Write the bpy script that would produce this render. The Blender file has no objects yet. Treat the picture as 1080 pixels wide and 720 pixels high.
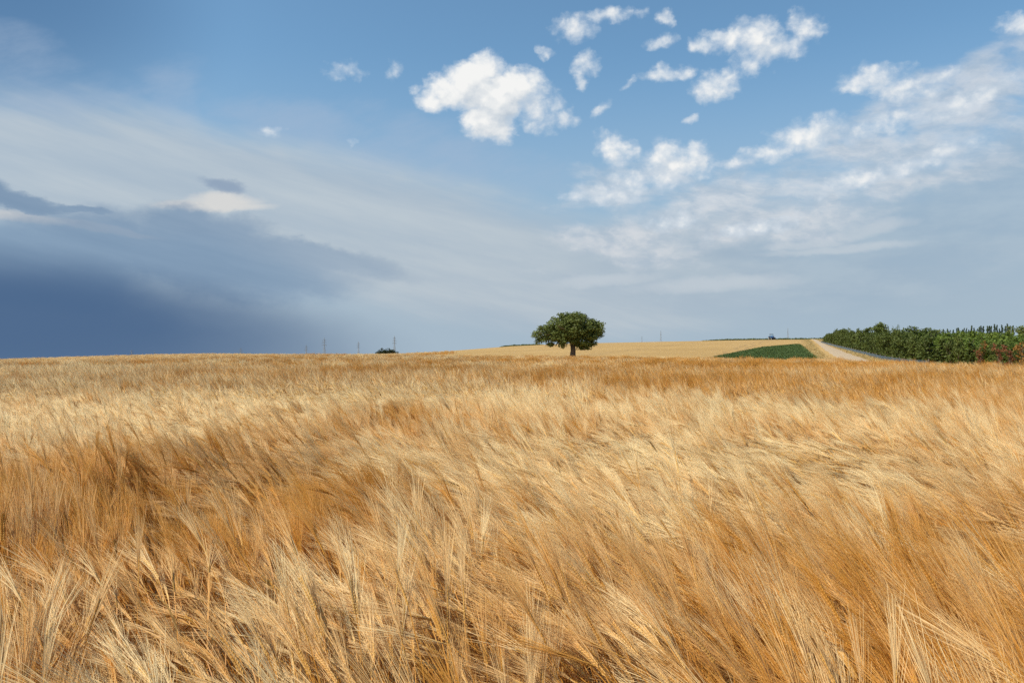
import bpy, bmesh, math, random
import numpy as np
from mathutils import Vector, Matrix

R = math.radians
rng = np.random.default_rng(7)
random.seed(7)
scene = bpy.context.scene
COL = scene.collection

# ------------------------------------------------------------------ camera
F = 840.0            # focal length in photograph pixels (1080 wide)
HZ = 368.0           # photograph row of the true horizon
EYE = 1.62
cam_d = bpy.data.cameras.new("camera")
cam_d.sensor_width = 36.0
cam_d.lens = F / 1080.0 * 36.0
cam_d.clip_start = 0.05
cam_d.clip_end = 20000
cam = bpy.data.objects.new("camera", cam_d)
COL.objects.link(cam)
cam.location = (0, 0, EYE)
cam.rotation_euler = (R(90) + math.atan((HZ - 360.0) / F), 0, 0)
scene.camera = cam

# ------------------------------------------------------------------ colour management, sampling
scene.view_settings.view_transform = 'Standard'
scene.view_settings.look = 'None'
scene.view_settings.exposure = 0.0
scene.view_settings.gamma = 1.0
scene.view_settings.use_curve_mapping = False
scene.render.engine = 'CYCLES'
scene.cycles.max_bounces = 6
scene.cycles.diffuse_bounces = 4
scene.cycles.transmission_bounces = 4
scene.cycles.transparent_max_bounces = 4
scene.cycles.use_denoising = False
scene.cycles.use_adaptive_sampling = True
scene.cycles.adaptive_threshold = 0.02
scene.cycles.caustics_reflective = False
scene.cycles.caustics_refractive = False

# ------------------------------------------------------------------ sun
SUN_AZ = R(-112)     # from +Y, clockwise seen from above: high on the left, a little behind the camera
SUN_EL = R(50)
sd = Vector((math.sin(SUN_AZ) * math.cos(SUN_EL), math.cos(SUN_AZ) * math.cos(SUN_EL), math.sin(SUN_EL)))
sun_d = bpy.data.lights.new("sun", 'SUN')
sun_d.energy = 5.0
sun_d.angle = R(0.5)
sun_d.color = (1.0, 0.93, 0.80)
sun = bpy.data.objects.new("sun", sun_d)
COL.objects.link(sun)
sun.rotation_euler = sd.to_track_quat('Z', 'Y').to_euler()
sun.location = (-30, -20, 40)


# ------------------------------------------------------------------ node expressions
class E:
    """a number socket that builds math nodes when used in arithmetic"""
    tree = None

    def __init__(self, s):
        self.s = s

    @staticmethod
    def m(op, *a, clamp=False):
        n = E.tree.nodes.new('ShaderNodeMath')
        n.operation = op
        n.use_clamp = clamp
        for i, x in enumerate(a):
            if isinstance(x, E):
                E.tree.links.new(x.s, n.inputs[i])
            else:
                n.inputs[i].default_value = float(x)
        return E(n.outputs[0])

    def __add__(a, b): return E.m('ADD', a, b)
    __radd__ = __add__
    def __sub__(a, b): return E.m('SUBTRACT', a, b)
    def __rsub__(a, b): return E.m('SUBTRACT', b, a)
    def __mul__(a, b): return E.m('MULTIPLY', a, b)
    __rmul__ = __mul__
    def clamp(a): return E.m('ADD', a, 0.0, clamp=True)
    def max(a, b): return E.m('MAXIMUM', a, b)
    def smax(a, b, k): return E.m('SMOOTH_MAX', a, b, k)
    def min(a, b): return E.m('MINIMUM', a, b)


def sstep(lo, hi, x, o0=0.0, o1=1.0):
    n = E.tree.nodes.new('ShaderNodeMapRange')
    n.interpolation_type = 'SMOOTHSTEP'
    E.tree.links.new(x.s, n.inputs['Value'])
    n.inputs['From Min'].default_value = lo
    n.inputs['From Max'].default_value = hi
    n.inputs['To Min'].default_value = o0
    n.inputs['To Max'].default_value = o1
    return E(n.outputs[0])


def vec(x, y, z=0.0):
    n = E.tree.nodes.new('ShaderNodeCombineXYZ')
    for i, v in enumerate((x, y, z)):
        if isinstance(v, E):
            E.tree.links.new(v.s, n.inputs[i])
        else:
            n.inputs[i].default_value = v
    return n.outputs[0]


def noise(vs, scale=1.0, detail=4, rough=0.55, lac=2.0, dist=0.0, dims='3D', color=False):
    n = E.tree.nodes.new('ShaderNodeTexNoise')
    n.noise_dimensions = dims
    if vs is not None:
        E.tree.links.new(vs, n.inputs['Vector'])
    n.inputs['Scale'].default_value = scale
    n.inputs['Detail'].default_value = detail
    n.inputs['Roughness'].default_value = rough
    n.inputs['Lacunarity'].default_value = lac
    n.inputs['Distortion'].default_value = dist
    return n.outputs['Color'] if color else E(n.outputs[0])


def mix(f, a, b, blend='MIX'):
    n = E.tree.nodes.new('ShaderNodeMix')
    n.data_type = 'RGBA'
    n.blend_type = blend
    n.clamp_factor = True
    for key, v in ((0, f), (6, a), (7, b)):
        if isinstance(v, E):
            E.tree.links.new(v.s, n.inputs[key])
        elif hasattr(v, 'is_linked'):
            E.tree.links.new(v, n.inputs[key])
        elif key == 0:
            n.inputs[0].default_value = v
        else:
            n.inputs[key].default_value = (v[0], v[1], v[2], 1.0)
    return n.outputs[2]


def lin(r, g, b):
    o = []
    for c in (r, g, b):
        c /= 255.0
        o.append(c / 12.92 if c <= 0.04045 else ((c + 0.055) / 1.055) ** 2.4)
    return o


# ------------------------------------------------------------------ sky
def px_dir(px, py):
    """direction (azimuth*F, elevation*F) of a row and column of the photograph"""
    az = math.atan((px - 540.0) / F)
    el = math.atan((HZ - py) / F * math.cos(az))
    return az * F, el * F


world = bpy.data.worlds.new("World")
scene.world = world
world.use_nodes = True
wt = world.node_tree
wt.nodes.clear()
SKY_STRENGTH = 0.13


def sky_col(r, g, b):
    return [c / SKY_STRENGTH for c in lin(r, g, b)]


def blob(U, V, px, py, a, b, rot=0.0):
    cu, cv = px_dir(px, py)
    k = math.cos(cu / F) ** 1.5
    c, s = math.cos(R(rot)), math.sin(R(rot))
    du, dv = U - cu, V - cv
    p = du * (c / (a * k)) + dv * (s / (a * k))
    q = dv * (c / (b * k)) - du * (s / (b * k))
    return 1.0 - (p * p + q * q)


CUMULUS = [          # column, row, half width, half height, tilt, thickness
    (513, 72, 20, 18, 0, .7, 2.0), (495, 84, 30, 18, 0, .7, 2.2), (474, 95, 30, 18, 0, .7, 2.0), (455, 104, 20, 15, 0, .7, 1.6), (540, 92, 36, 20, 0, .7, 1.8), (520, 100, 40, 26, 0, .8, 2.6), (516, 122, 28, 24, 0, .7, 2.2), (524, 136, 22, 14, 0, .7, 1.8), (560, 100, 28, 18, 0, .5, 1.2),
    (572, 112, 26, 24, 0, .3), (597, 125, 16, 11, 0, .3), (434, 91, 8, 6, 0, .2),
    (606, 29, 22, 12, 0, .45), (640, 16, 44, 9, 0, .15), (704, 20, 10, 11, 0, .35), (576, 53, 11, 8, 0, .2), (621, 68, 14, 12, 20, .45), (616, 82, 8, 10, 0, .3),
    (662, 90, 16, 8, 30, -.4), (630, 117, 14, 8, 30, -.2), (697, 45, 15, 9, 0, .1), (702, 78, 26, 10, 4, .3), (725, 125, 8, 6, 0, .1),
    (755, 90, 28, 15, 10, .6), (742, 48, 18, 9, 0, .4), (772, 43, 34, 13, 0, .45), (798, 45, 28, 24, 0, .6), (828, 48, 30, 12, 0, .4), (849, 28, 22, 17, 0, .5),
    (360, 72, 26, 12, 0, -.2), (418, 70, 10, 14, 0, -.05), (283, 137, 18, 9, 0, -.05), (370, 150, 10, 5, 0, -.2),
    (651, 158, 26, 18, -20, .65), (712, 172, 34, 20, 0, .7), (730, 165, 20, 16, 0, .6), (682, 190, 50, 14, 0, .1), (640, 203, 46, 14, 5, .1),
    (850, 142, 42, 18, 8, .4), (806, 161, 42, 11, 10, .3), (775, 170, 26, 6, 0, .1), (918, 83, 40, 15, 0, .5), (963, 92, 46, 15, 0, .3), (1000, 78, 30, 8, 10, .0), (1078, 24, 26, 12, 0, .2),
    (940, 128, 60, 12, 14, .15), (1020, 105, 70, 13, 18, .2), (900, 190, 60, 11, 14, .2), (985, 165, 60, 11, 14, .15), (800, 240, 60, 10, 6, -.05), (715, 232, 40, 12, 6, .0),
]


def voronoi(vs, scale, smooth=0.6):
    n = E.tree.nodes.new('ShaderNodeTexVoronoi')
    n.voronoi_dimensions = '2D'
    n.feature = 'SMOOTH_F1'
    E.tree.links.new(vs, n.inputs['Vector'])
    n.inputs['Scale'].default_value = scale
    n.inputs['Smoothness'].default_value = smooth
    return E(n.outputs['Distance'])


def build_cumulus_group():
    g = bpy.data.node_groups.new("cumulus field", 'ShaderNodeTree')
    g.interface.new_socket("U", in_out='INPUT', socket_type='NodeSocketFloat')
    g.interface.new_socket("V", in_out='INPUT', socket_type='NodeSocketFloat')
    g.interface.new_socket("Field", in_out='OUTPUT', socket_type='NodeSocketFloat')
    old, E.tree = E.tree, g
    gi = g.nodes.new('NodeGroupInput')
    go = g.nodes.new('NodeGroupOutput')
    U, V = E(gi.outputs[0]), E(gi.outputs[1])
    w1 = noise(vec(U * 0.022, V * 0.028, 1.3), detail=5, rough=0.62)
    w2 = noise(vec(U * 0.022, V * 0.028, 7.9), detail=5, rough=0.62)
    U2, V2 = U + (w1 - 0.5) * 34, V + (w2 - 0.5) * 26
    f = None
    for b in CUMULUS:
        e = blob(U2, V2, *b[:5]).max(-1.5) * (b[6] if len(b) > 6 else 1.0) + (b[5] - 0.35)
        f = e if f is None else f.smax(e, 0.12)
    n = noise(vec(U * 0.05, V * 0.06, 4.2), detail=8, rough=0.66)
    v1 = voronoi(vec(U2 * 0.05, V2 * 0.058), 1.0)
    v2 = voronoi(vec(U2 * 0.11, V2 * 0.12), 1.0)
    f = f + (n - 0.5) * 2.5 + (0.42 - v1) * 1.1 + (0.42 - v2) * 0.6
    g.links.new(f.s, go.inputs[0])
    E.tree = old
    return g


def sky():
    E.tree = wt
    tc = wt.nodes.new('ShaderNodeTexCoord')
    sp = wt.nodes.new('ShaderNodeSeparateXYZ')
    wt.links.new(tc.outputs['Generated'], sp.inputs[0])
    X, Y, Z = (E(sp.outputs[i]) for i in range(3))
    U = E.m('ARCTAN2', X, Y) * F
    V = E.m('ARCSINE', Z) * F
    # clear sky: the Nishita sky of this sun, looked up no lower than just above the horizon
    st = wt.nodes.new('ShaderNodeTexSky')
    st.sky_type = 'NISHITA'
    st.sun_disc = False
    st.sun_elevation = SUN_EL
    st.sun_rotation = SUN_AZ
    st.air_density = 1.0
    st.dust_density = 1.2
    st.ozone_density = 1.5
    wt.links.new(vec(X, Y, Z.max(0.03)), st.inputs['Vector'])
    base = mix(1.0, st.outputs[0], (SKY_T[0], SKY_T[1], SKY_T[2]), 'MULTIPLY')

    low = sstep(310, 40, V)                       # haze thickens towards the horizon
    base = mix(low * 0.9, base, sky_col(162, 180, 199))
    base = mix(sstep(120, 5, V) * 0.8, base, sky_col(167, 186, 201))

    # the clear sky deepens towards the upper left
    base = mix(sstep(0.0, 1.0, blob(U, V, -140, -120, 450, 260, -15)) * 0.72, base, sky_col(70, 106, 148))

    # slow warping for the layered clouds
    w1 = noise(vec(U * 0.006, V * 0.012, 3.1), detail=4)
    w2 = noise(vec(U * 0.006, V * 0.012, 9.4), detail=4)
    Ua, Va = U + (w1 - 0.5) * 120, V + (w2 - 0.5) * 46
    w3 = noise(vec(U * 0.022, V * 0.03, 5.7), detail=6, rough=0.6)
    Vb = Va + (w3 - 0.5) * 22

    # pale veil sinking from the left to the middle
    veil = None
    for b in ((30, 182, 240, 56, -8), (250, 208, 260, 58, -12), (430, 245, 260, 62, -10), (150, 190, 240, 40, -10), (560, 290, 240, 60, -5)):
        e = blob(Ua, Va, *b)
        veil = e if veil is None else veil.smax(e, 0.3)
    st_n = noise(vec(U * 0.004 + V * 0.004, V * 0.02 + U * 0.004, 2.0), detail=5, rough=0.6)
    vmask = sstep(-0.6, 0.7, veil + (st_n - 0.5) * 1.3)
    base = mix(vmask * 0.82, base, mix(sstep(0.3, 0.7, st_n), sky_col(174, 188, 201), sky_col(194, 203, 209)))
    wisp = blob(Ua, Va, 180, 95, 50, 50, 60).max(blob(Ua, Va, 470, 160, 150, 34, -12)).max(blob(Ua, Va, 90, 100, 120, 30, 10)).max(blob(Ua, Va, 20, 70, 90, 40, 0)).max(blob(Ua, Va, 330, 140, 140, 30, -10))
    wn = noise(vec(U * 0.006 + V * 0.003, V * 0.016 - U * 0.006, 8.0), detail=6, rough=0.65)
    base = mix(sstep(-0.1, 1.5, wisp + (wn - 0.5) * 3.4) * 0.46, base, sky_col(168, 186, 209))

    # grey underside of the cloud bank on the right
    grey = None
    for b in ((990, 240, 220, 75, 12), (820, 280, 260, 60, 0), (1080, 180, 160, 60, 20), (720, 255, 130, 36, 8)):
        e = blob(Ua, Va, *b)
        grey = e if grey is None else grey.smax(e, 0.3)
    gn = noise(vec(U * 0.008, V * 0.022, 6.0), detail=6, rough=0.6)
    base = mix(sstep(-0.6, 1.0, grey + (gn - 0.5) * 2.4) * 0.66, base, mix(sstep(0.35, 0.68, gn), sky_col(152, 173, 193), sky_col(174, 190, 203)))
    # broken, lit upper edge of the bank
    bank = None
    for b in ((1010, 130, 190, 48, 20), (905, 180, 180, 46, 16), (1085, 95, 110, 60, 30), (780, 222, 190, 42, 10), (690, 250, 110, 34, 6), (960, 105, 110, 22, 22), (665, 190, 80, 24, 8)):
        e = blob(Ua * 0.4 + U * 0.6, Vb * 0.4 + V * 0.6, *b)
        bank = e if bank is None else bank.smax(e, 0.4)
    bu, bv = U + (w3 - 0.5) * 40, V + (w1 - 0.5) * 30
    bn = noise(vec(bu * 0.015 - bv * 0.010, bv * 0.036 + bu * 0.008, 3.3), detail=8, rough=0.56)
    bn2 = noise(vec(bu * 0.006, bv * 0.014, 6.3), detail=3)
    bf = bank.min(0.7) + (bn - 0.5) * 5.4 + (bn2 - 0.5) * 2.0 + 0.1
    bl = noise(vec(bu * 0.03 - bv * 0.02, bv * 0.07 + bu * 0.015, 1.1), detail=5, rough=0.6)
    bank_c = mix(sstep(0.3, 0.7, bl), sky_col(180, 194, 208), sky_col(222, 224, 227))
    base = mix(sstep(-0.5, 1.6, bf) * 0.74, base, bank_c)
    # thin bright streaks low in the sky
    sb = None
    for b in ((885, 262, 85, 5, 2), (845, 258, 40, 5, 2), (745, 300, 90, 9, 2), (640, 296, 60, 7, 4), (925, 240, 40, 8, 10)):
        e = blob(U, V + (w3 - 0.5) * 16, *b)
        sb = e if sb is None else sb.smax(e, 0.3)
    base = mix(sstep(-0.7, 1.2, sb + (bn - 0.5) * 2.0) * 0.5, base, sky_col(205, 212, 218))

    # storm on the left: lit crests, middle grey-blue deck, dark rain wall at the horizon
    crest = None
    for b in ((25, 230, 60, 7, -4), (95, 240, 50, 5, -6), (238, 212, 40, 10, 4), (225, 217, 62, 6, 4), (120, 243, 50, 4, -6)):
        e = blob(U, V + (w3 - 0.5) * 14, *b)
        crest = e if crest is None else crest.smax(e, 0.25)
    cr_n = noise(vec(U * 0.02, V * 0.04, 8.8), detail=6, rough=0.6)
    base = mix(sstep(-0.4, 0.9, crest + (cr_n - 0.5) * 1.3) * 0.8, base, sky_col(222, 220, 216))

    wf = noise(vec(U * 0.05, V * 0.09, 2.7), detail=5, rough=0.6)
    deck = None
    for b in ((150, 264, 175, 42, -2), (215, 248, 92, 28, -4), (20, 285, 140, 44, -4), (330, 268, 120, 16, -12), (250, 280, 150, 40, -6),
              (30, 214, 62, 12, -8), (-10, 198, 40, 16, -20), (90, 222, 40, 7, -10)):
        e = blob(U + (w1 - 0.5) * 40, V + (w3 - 0.5) * 24 + (w2 - 0.5) * 10 + (wf - 0.5) * 12, *b)
        deck = e if deck is None else deck.smax(e, 0.2)
    base = mix(sstep(-0.45, 0.75, deck + (cr_n - 0.5) * 0.9) * (0.86 - sstep(-330, -40, U) * 0.5), base,
               mix(sstep(0.3, 0.7, st_n), sky_col(116, 143, 172), sky_col(132, 157, 183)))
    scrap = blob(U + (w3 - 0.5) * 30, V + (wf - 0.5) * 16, 236, 195, 26, 8, -8)
    base = mix(sstep(-0.4, 1.0, scrap + (cr_n - 0.5) * 1.6) * 0.7, base, sky_col(132, 153, 180))
    wall = blob(Ua * 0.5 + U * 0.5, V + (w1 - 0.5) * 16, -40, 345, 480, 92, -4).smax(blob(Ua, V, 40, 330, 260, 56, -8), 0.3)
    base = mix(sstep(-0.5, 1.0, wall) * 0.97, base, sky_col(76, 104, 140))

    # cumulus
    grp = build_cumulus_group()

    def field(a, b):
        n = wt.nodes.new('ShaderNodeGroup')
        n.node_tree = grp
        wt.links.new(a.s, n.inputs[0])
        wt.links.new(b.s, n.inputs[1])
        return E(n.outputs[0])
    f0 = field(U + 0.0, V + 0.0)
    f1 = field(U - 7.0, V + 13.0)
    alpha = sstep(-0.35, 0.95, f0)
    thick = sstep(0.2, 1.9, f0)
    shade = ((f0 - f1) * 0.36 + 0.68).clamp()
    cc = mix(shade, sky_col(186, 199, 212), sky_col(246, 246, 244))
    cc = mix(thick, sky_col(205, 217, 229), cc)
    base = mix(alpha * (thick * 0.4 + 0.58), base, cc)


    bg = wt.nodes.new('ShaderNodeBackground')
    bg.inputs['Strength'].default_value = SKY_STRENGTH
    wt.links.new(base, bg.inputs['Color'])
    out = wt.nodes.new('ShaderNodeOutputWorld')
    wt.links.new(bg.outputs[0], out.inputs['Surface'])


SKY_T = (0.84, 1.10, 1.13)
sky()
world.cycles.sampling_method = 'MANUAL'
world.cycles.sample_map_resolution = 512


# ------------------------------------------------------------------ helpers
def tag(o, label=None, cat=None, group=None, kind=None):
    if label: o['label'] = label
    if cat: o['category'] = cat
    if group: o['group'] = group
    if kind: o['kind'] = kind
    return o


def mesh_obj(name, verts, faces, mats, parent=None, mat_idx=None, attr=None, smooth=False, link=True):
    me = bpy.data.meshes.new(name)
    me.from_pydata([tuple(v) for v in verts], [], [tuple(f) for f in faces])
    for m in (mats if isinstance(mats, (list, tuple)) else [mats]):
        me.materials.append(m)
    if mat_idx is not None:
        me.polygons.foreach_set('material_index', np.asarray(mat_idx, dtype=np.int32))
    if smooth:
        me.polygons.foreach_set('use_smooth', np.ones(len(me.polygons), dtype=bool))
    if attr is not None:
        a = me.attributes.new('tone', 'FLOAT', 'FACE')
        a.data.foreach_set('value', np.asarray(attr, dtype=np.float32))
    me.update()
    o = bpy.data.objects.new(name, me)
    if link:
        COL.objects.link(o)
    if parent is not None:
        o.parent = parent
    return o


def empty(name, loc, rz=0.0):
    o = bpy.data.objects.new(name, None)
    o.empty_display_size = 0.3
    COL.objects.link(o)
    o.location = loc
    o.rotation_euler = (0, 0, rz)
    return o


def copy_tree(o):
    c = o.copy()
    COL.objects.link(c)
    for ch in o.children:
        d = ch.copy()
        COL.objects.link(d)
        d.parent = c
        for g in ch.children:
            e = g.copy()
            COL.objects.link(e)
            e.parent = d
    return c


class MB:
    """collects boxes, tubes and quads into one mesh"""
    def __init__(self):
        self.v, self.f = [], []

    def box(self, c, s, m=None):
        x, y, z = s[0] / 2, s[1] / 2, s[2] / 2
        b = len(self.v)
        for dx, dy, dz in ((-1, -1, -1), (1, -1, -1), (1, 1, -1), (-1, 1, -1), (-1, -1, 1), (1, -1, 1), (1, 1, 1), (-1, 1, 1)):
            self.v.append(Vector((c[0] + dx * x, c[1] + dy * y, c[2] + dz * z)))
        for q in ((0, 3, 2, 1), (4, 5, 6, 7), (0, 1, 5, 4), (1, 2, 6, 5), (2, 3, 7, 6), (3, 0, 4, 7)):
            self.f.append(tuple(b + i for i in q))

    def tube(self, pts, radii, n=6, cap=True):
        pts = [Vector(p) for p in pts]
        b = len(self.v)
        for i, p in enumerate(pts):
            d = (pts[min(i + 1, len(pts) - 1)] - pts[max(i - 1, 0)]).normalized()
            a = d.orthogonal().normalized() if abs(d.z) > 0.95 else d.cross(Vector((0, 0, 1))).normalized()
            c = d.cross(a)
            for k in range(n):
                t = 2 * math.pi * k / n
                self.v.append(p + (a * math.cos(t) + c * math.sin(t)) * radii[i])
        for i in range(len(pts) - 1):
            for k in range(n):
                k2 = (k + 1) % n
                self.f.append((b + i * n + k, b + i * n + k2, b + (i + 1) * n + k2, b + (i + 1) * n + k))
        if cap:
            self.f.append(tuple(b + k for k in reversed(range(n))))
            self.f.append(tuple(b + (len(pts) - 1) * n + k for k in range(n)))

    def bar(self, p, q, w):
        self.tube([p, q], [w * 0.7, w * 0.7], n=4, cap=False)

    def build(self, name, mat, parent=None, smooth=False):
        return mesh_obj(name, self.v, self.f, mat, parent, smooth=smooth)


_perm = rng.random((512, 512))


def vnoise(x, y, seed=0):
    """smooth value noise, -1..1"""
    x = np.asarray(x, float) + seed * 17.31
    y = np.asarray(y, float) + seed * 43.77
    xi, yi = np.floor(x).astype(int), np.floor(y).astype(int)
    fx, fy = x - xi, y - yi
    fx, fy = fx * fx * (3 - 2 * fx), fy * fy * (3 - 2 * fy)
    g = lambda a, b: _perm[a % 512, b % 512]
    v = (g(xi, yi) * (1 - fx) + g(xi + 1, yi) * fx) * (1 - fy) + (g(xi, yi + 1) * (1 - fx) + g(xi + 1, yi + 1) * fx) * fy
    return v * 2 - 1


def fbm(x, y, seed=0, oct=3):
    s, a, t = 0, 1.0, 0
    for i in range(oct):
        s = s + a * vnoise(np.asarray(x) * 2 ** i, np.asarray(y) * 2 ** i, seed + i * 5)
        t += a
        a *= 0.5
    return s / t


# ------------------------------------------------------------------ terrain
SKYLINE = [(-200, 389), (0, 384.5), (50, 382.3), (110, 379.8), (160, 377.8), (220, 376.2), (300, 376.4), (360, 376.3), (420, 375), (480, 369.6), (540, 365),
           (600, 362.3), (660, 361), (700, 360.2), (760, 359), (820, 358.2), (870, 358), (1080, 356), (1300, 356)]
_sa = np.array([math.atan((p - 540) / F) for p, y in SKYLINE])
_ss = np.array([(HZ - y) / F for p, y in SKYLINE]) * np.cos(_sa)
_rc = np.interp(_sa, [math.atan((p - 540) / F) for p in (0, 220, 420, 520, 700)], [130, 190, 230, 340, 400])
_r0 = np.interp(_sa, [math.atan((p - 540) / F) for p in (0, 220, 420, 640, 900)], [45, 80, 105, 100, 80])


def terrain(x, y):
    x, y = np.asarray(x, float), np.asarray(y, float)
    r = np.hypot(x, y) + 1e-6
    a = np.arctan2(x, y)
    back = np.clip((np.abs(a) - R(55)) / R(60), 0, 1)
    back = 1 - back * back * (3 - 2 * back)
    s = np.interp(a, _sa, _ss) * back
    rc = np.interp(a, _sa, _rc)
    r0 = np.interp(a, _sa, _r0)
    t = np.clip((rc - r) / (rc - r0), 0, 1)
    q_in = (EYE + s * r0) * t * t
    d = np.maximum(r - rc, 0)
    z = EYE + s * r - q_in - 2.5e-6 * d * d - 0.0006 * np.minimum(d, 300)
    return np.where(r < r0, 0.0, z)


def tz(x, y):
    return float(terrain(x, y))


def hit(px, py, up=0.0):
    """where the sight line through a photograph pixel meets the ground (raised by up)"""
    dx, dz = (px - 540) / F, (HZ - py) / F
    y = 1.5
    while y < 3000:
        if EYE + dz * y <= tz(dx * y, y) + up:
            return dx * y, y
        y += max(0.1, y * 0.002)
    return dx * 3000, 3000.0


# ------------------------------------------------------------------ materials
def new_mat(name):
    m = bpy.data.materials.new(name)
    m.use_nodes = True
    m.node_tree.nodes.clear()
    E.tree = m.node_tree
    return m


def attr(name, kind='GEOMETRY'):
    n = E.tree.nodes.new('ShaderNodeAttribute')
    n.attribute_name = name
    n.attribute_type = kind
    return E(n.outputs['Fac'])


def finish(m, color, rough=0.8, transl=0.0, transl_col=None, spec=0.3, bump=None, bump_d=0.05):
    t = m.node_tree
    p = t.nodes.new('ShaderNodeBsdfPrincipled')
    p.inputs['Roughness'].default_value = rough
    p.inputs['Specular IOR Level'].default_value = spec

    def put(c, sock):
        if hasattr(c, 'is_linked'):
            t.links.new(c, sock)
        else:
            sock.default_value = (c[0], c[1], c[2], 1)
    put(color, p.inputs['Base Color'])
    if bump is not None:
        b = t.nodes.new('ShaderNodeBump')
        b.inputs['Distance'].default_value = bump_d
        t.links.new(bump.s, b.inputs['Height'])
        t.links.new(b.outputs[0], p.inputs['Normal'])
    o = t.nodes.new('ShaderNodeOutputMaterial')
    if transl > 0:
        tr = t.nodes.new('ShaderNodeBsdfTranslucent')
        put(transl_col if transl_col is not None else color, tr.inputs['Color'])
        ms = t.nodes.new('ShaderNodeMixShader')
        ms.inputs[0].default_value = transl
        t.links.new(p.outputs[0], ms.inputs[1])
        t.links.new(tr.outputs[0], ms.inputs[2])
        t.links.new(ms.outputs[0], o.inputs['Surface'])
    else:
        t.links.new(p.outputs[0], o.inputs['Surface'])
    return m


def objrand():
    n = E.tree.nodes.new('ShaderNodeObjectInfo')
    return E(n.outputs['Random'])


def pos():
    n = E.tree.nodes.new('ShaderNodeNewGeometry')
    return n.outputs['Position']


def cereal_mat(name, pale, deep, rough, transl, spec):
    m = new_mat(name)
    tone = attr('tone', 'INSTANCER')
    r = objrand()
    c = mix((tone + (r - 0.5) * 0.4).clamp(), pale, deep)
    return finish(m, c, rough, transl, None, spec)


M = {}
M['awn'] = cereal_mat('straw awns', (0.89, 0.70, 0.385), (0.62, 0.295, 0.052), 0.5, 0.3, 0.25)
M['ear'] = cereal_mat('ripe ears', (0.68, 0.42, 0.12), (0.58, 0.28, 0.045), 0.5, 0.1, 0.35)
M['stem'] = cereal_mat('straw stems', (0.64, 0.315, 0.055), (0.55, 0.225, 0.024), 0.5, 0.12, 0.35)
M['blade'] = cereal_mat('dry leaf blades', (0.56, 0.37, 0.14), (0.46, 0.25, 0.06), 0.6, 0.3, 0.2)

m = new_mat('straw and soil ground')
P = pos()
n1 = noise(P, 0.05, 5)
n2 = noise(P, 0.9, 5)
n3 = noise(P, 9.0, 4)
c = mix(sstep(0.35, 0.7, n1), (0.40, 0.245, 0.082), (0.47, 0.295, 0.105))
sx = E.tree.nodes.new('ShaderNodeSeparateXYZ')
E.tree.links.new(P, sx.inputs[0])
q_ = E(sx.outputs[0]) * 0.94 - E(sx.outputs[1]) * 0.34 + (n1 - 0.5) * 6.0
wheel = E.m('ABSOLUTE', E.m('FRACT', q_ * (1 / 21.0)) - 0.5)
wheel2 = E.m('ABSOLUTE', wheel - 0.045)
c = mix(sstep(0.022, 0.008, wheel2) * 0.55, c, (0.27, 0.17, 0.07))
n4 = noise(P, 0.016, 4)
c = mix(sstep(0.4, 0.7, n4) * 0.5, c, (0.47, 0.29, 0.10))
c = mix(sstep(0.45, 0.75, n2) * 0.5, c, (0.33, 0.21, 0.085))
c = mix(sstep(0.5, 0.8, n3) * 0.4, c, (0.24, 0.15, 0.07))
M['ground'] = finish(m, c, 0.95, bump=n3, bump_d=0.06)

m = new_mat('dry soil under the barley')
P = pos()
n2 = noise(P, 3.0, 6)
M['soil'] = finish(m, mix(n2, (0.13, 0.08, 0.04), (0.25, 0.16, 0.075)), 0.95, bump=n2, bump_d=0.05)

m = new_mat('pale dirt track')
P = pos()
n1 = noise(P, 0.4, 5)
n2 = noise(P, 6.0, 5)
c = mix(n1, (0.40, 0.295, 0.185), (0.49, 0.37, 0.24))
M['track'] = finish(m, mix(sstep(0.5, 0.75, n2) * 0.5, c, (0.28, 0.22, 0.15)), 0.95, bump=n2, bump_d=0.05)


def leaf_mat(name, dark, light, transl=0.22):
    m = new_mat(name)
    t = attr('tone')
    r = objrand()
    c = mix((t * 0.8 + (r - 0.5) * 0.5 + 0.1).clamp(), dark, light)
    return finish(m, c, 0.55, transl, mix(0.5, c, light), 0.25)


M['oak'] = leaf_mat('broadleaf foliage', (0.075, 0.098, 0.022), (0.165, 0.195, 0.044))
M['dome'] = leaf_mat('dark shrub foliage', (0.030, 0.045, 0.016), (0.065, 0.080, 0.030))
M['young'] = leaf_mat('young plantation foliage', (0.060, 0.082, 0.016), (0.125, 0.152, 0.030))
M['young_sunlit'] = leaf_mat('young foliage painted sunlit', (0.085, 0.13, 0.018), (0.18, 0.23, 0.034))  # young foliage again, with the sun on the tops put into its colour
M['conifer'] = leaf_mat('dark conifer foliage', (0.026, 0.046, 0.020), (0.060, 0.090, 0.034), 0.1)
M['rust'] = leaf_mat('rust red foliage', (0.14, 0.052, 0.025), (0.28, 0.105, 0.045))
M['amber'] = leaf_mat('amber foliage', (0.22, 0.10, 0.03), (0.38, 0.20, 0.05))
M['crop'] = leaf_mat('dark green crop', (0.050, 0.090, 0.024), (0.105, 0.155, 0.042))
M['verge'] = leaf_mat('dry verge grass', (0.34, 0.24, 0.09), (0.52, 0.40, 0.18))
M['hedge'] = leaf_mat('far green strip', (0.07, 0.10, 0.035), (0.13, 0.16, 0.06))

m = new_mat('bark')
n2 = noise(pos(), 7.0, 6)
M['bark'] = finish(m, mix(n2, (0.07, 0.05, 0.035), (0.17, 0.125, 0.085)), 0.9, bump=n2, bump_d=0.03)


def plain(name, a, b, rough=0.5, metal=0.0, scale=3.0):
    m = new_mat(name)
    n = noise(pos(), scale, 4)
    finish(m, mix(n, a, b), rough)
    for nd in m.node_tree.nodes:
        if nd.type == 'BSDF_PRINCIPLED':
            nd.inputs['Metallic'].default_value = metal
    return m


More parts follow.
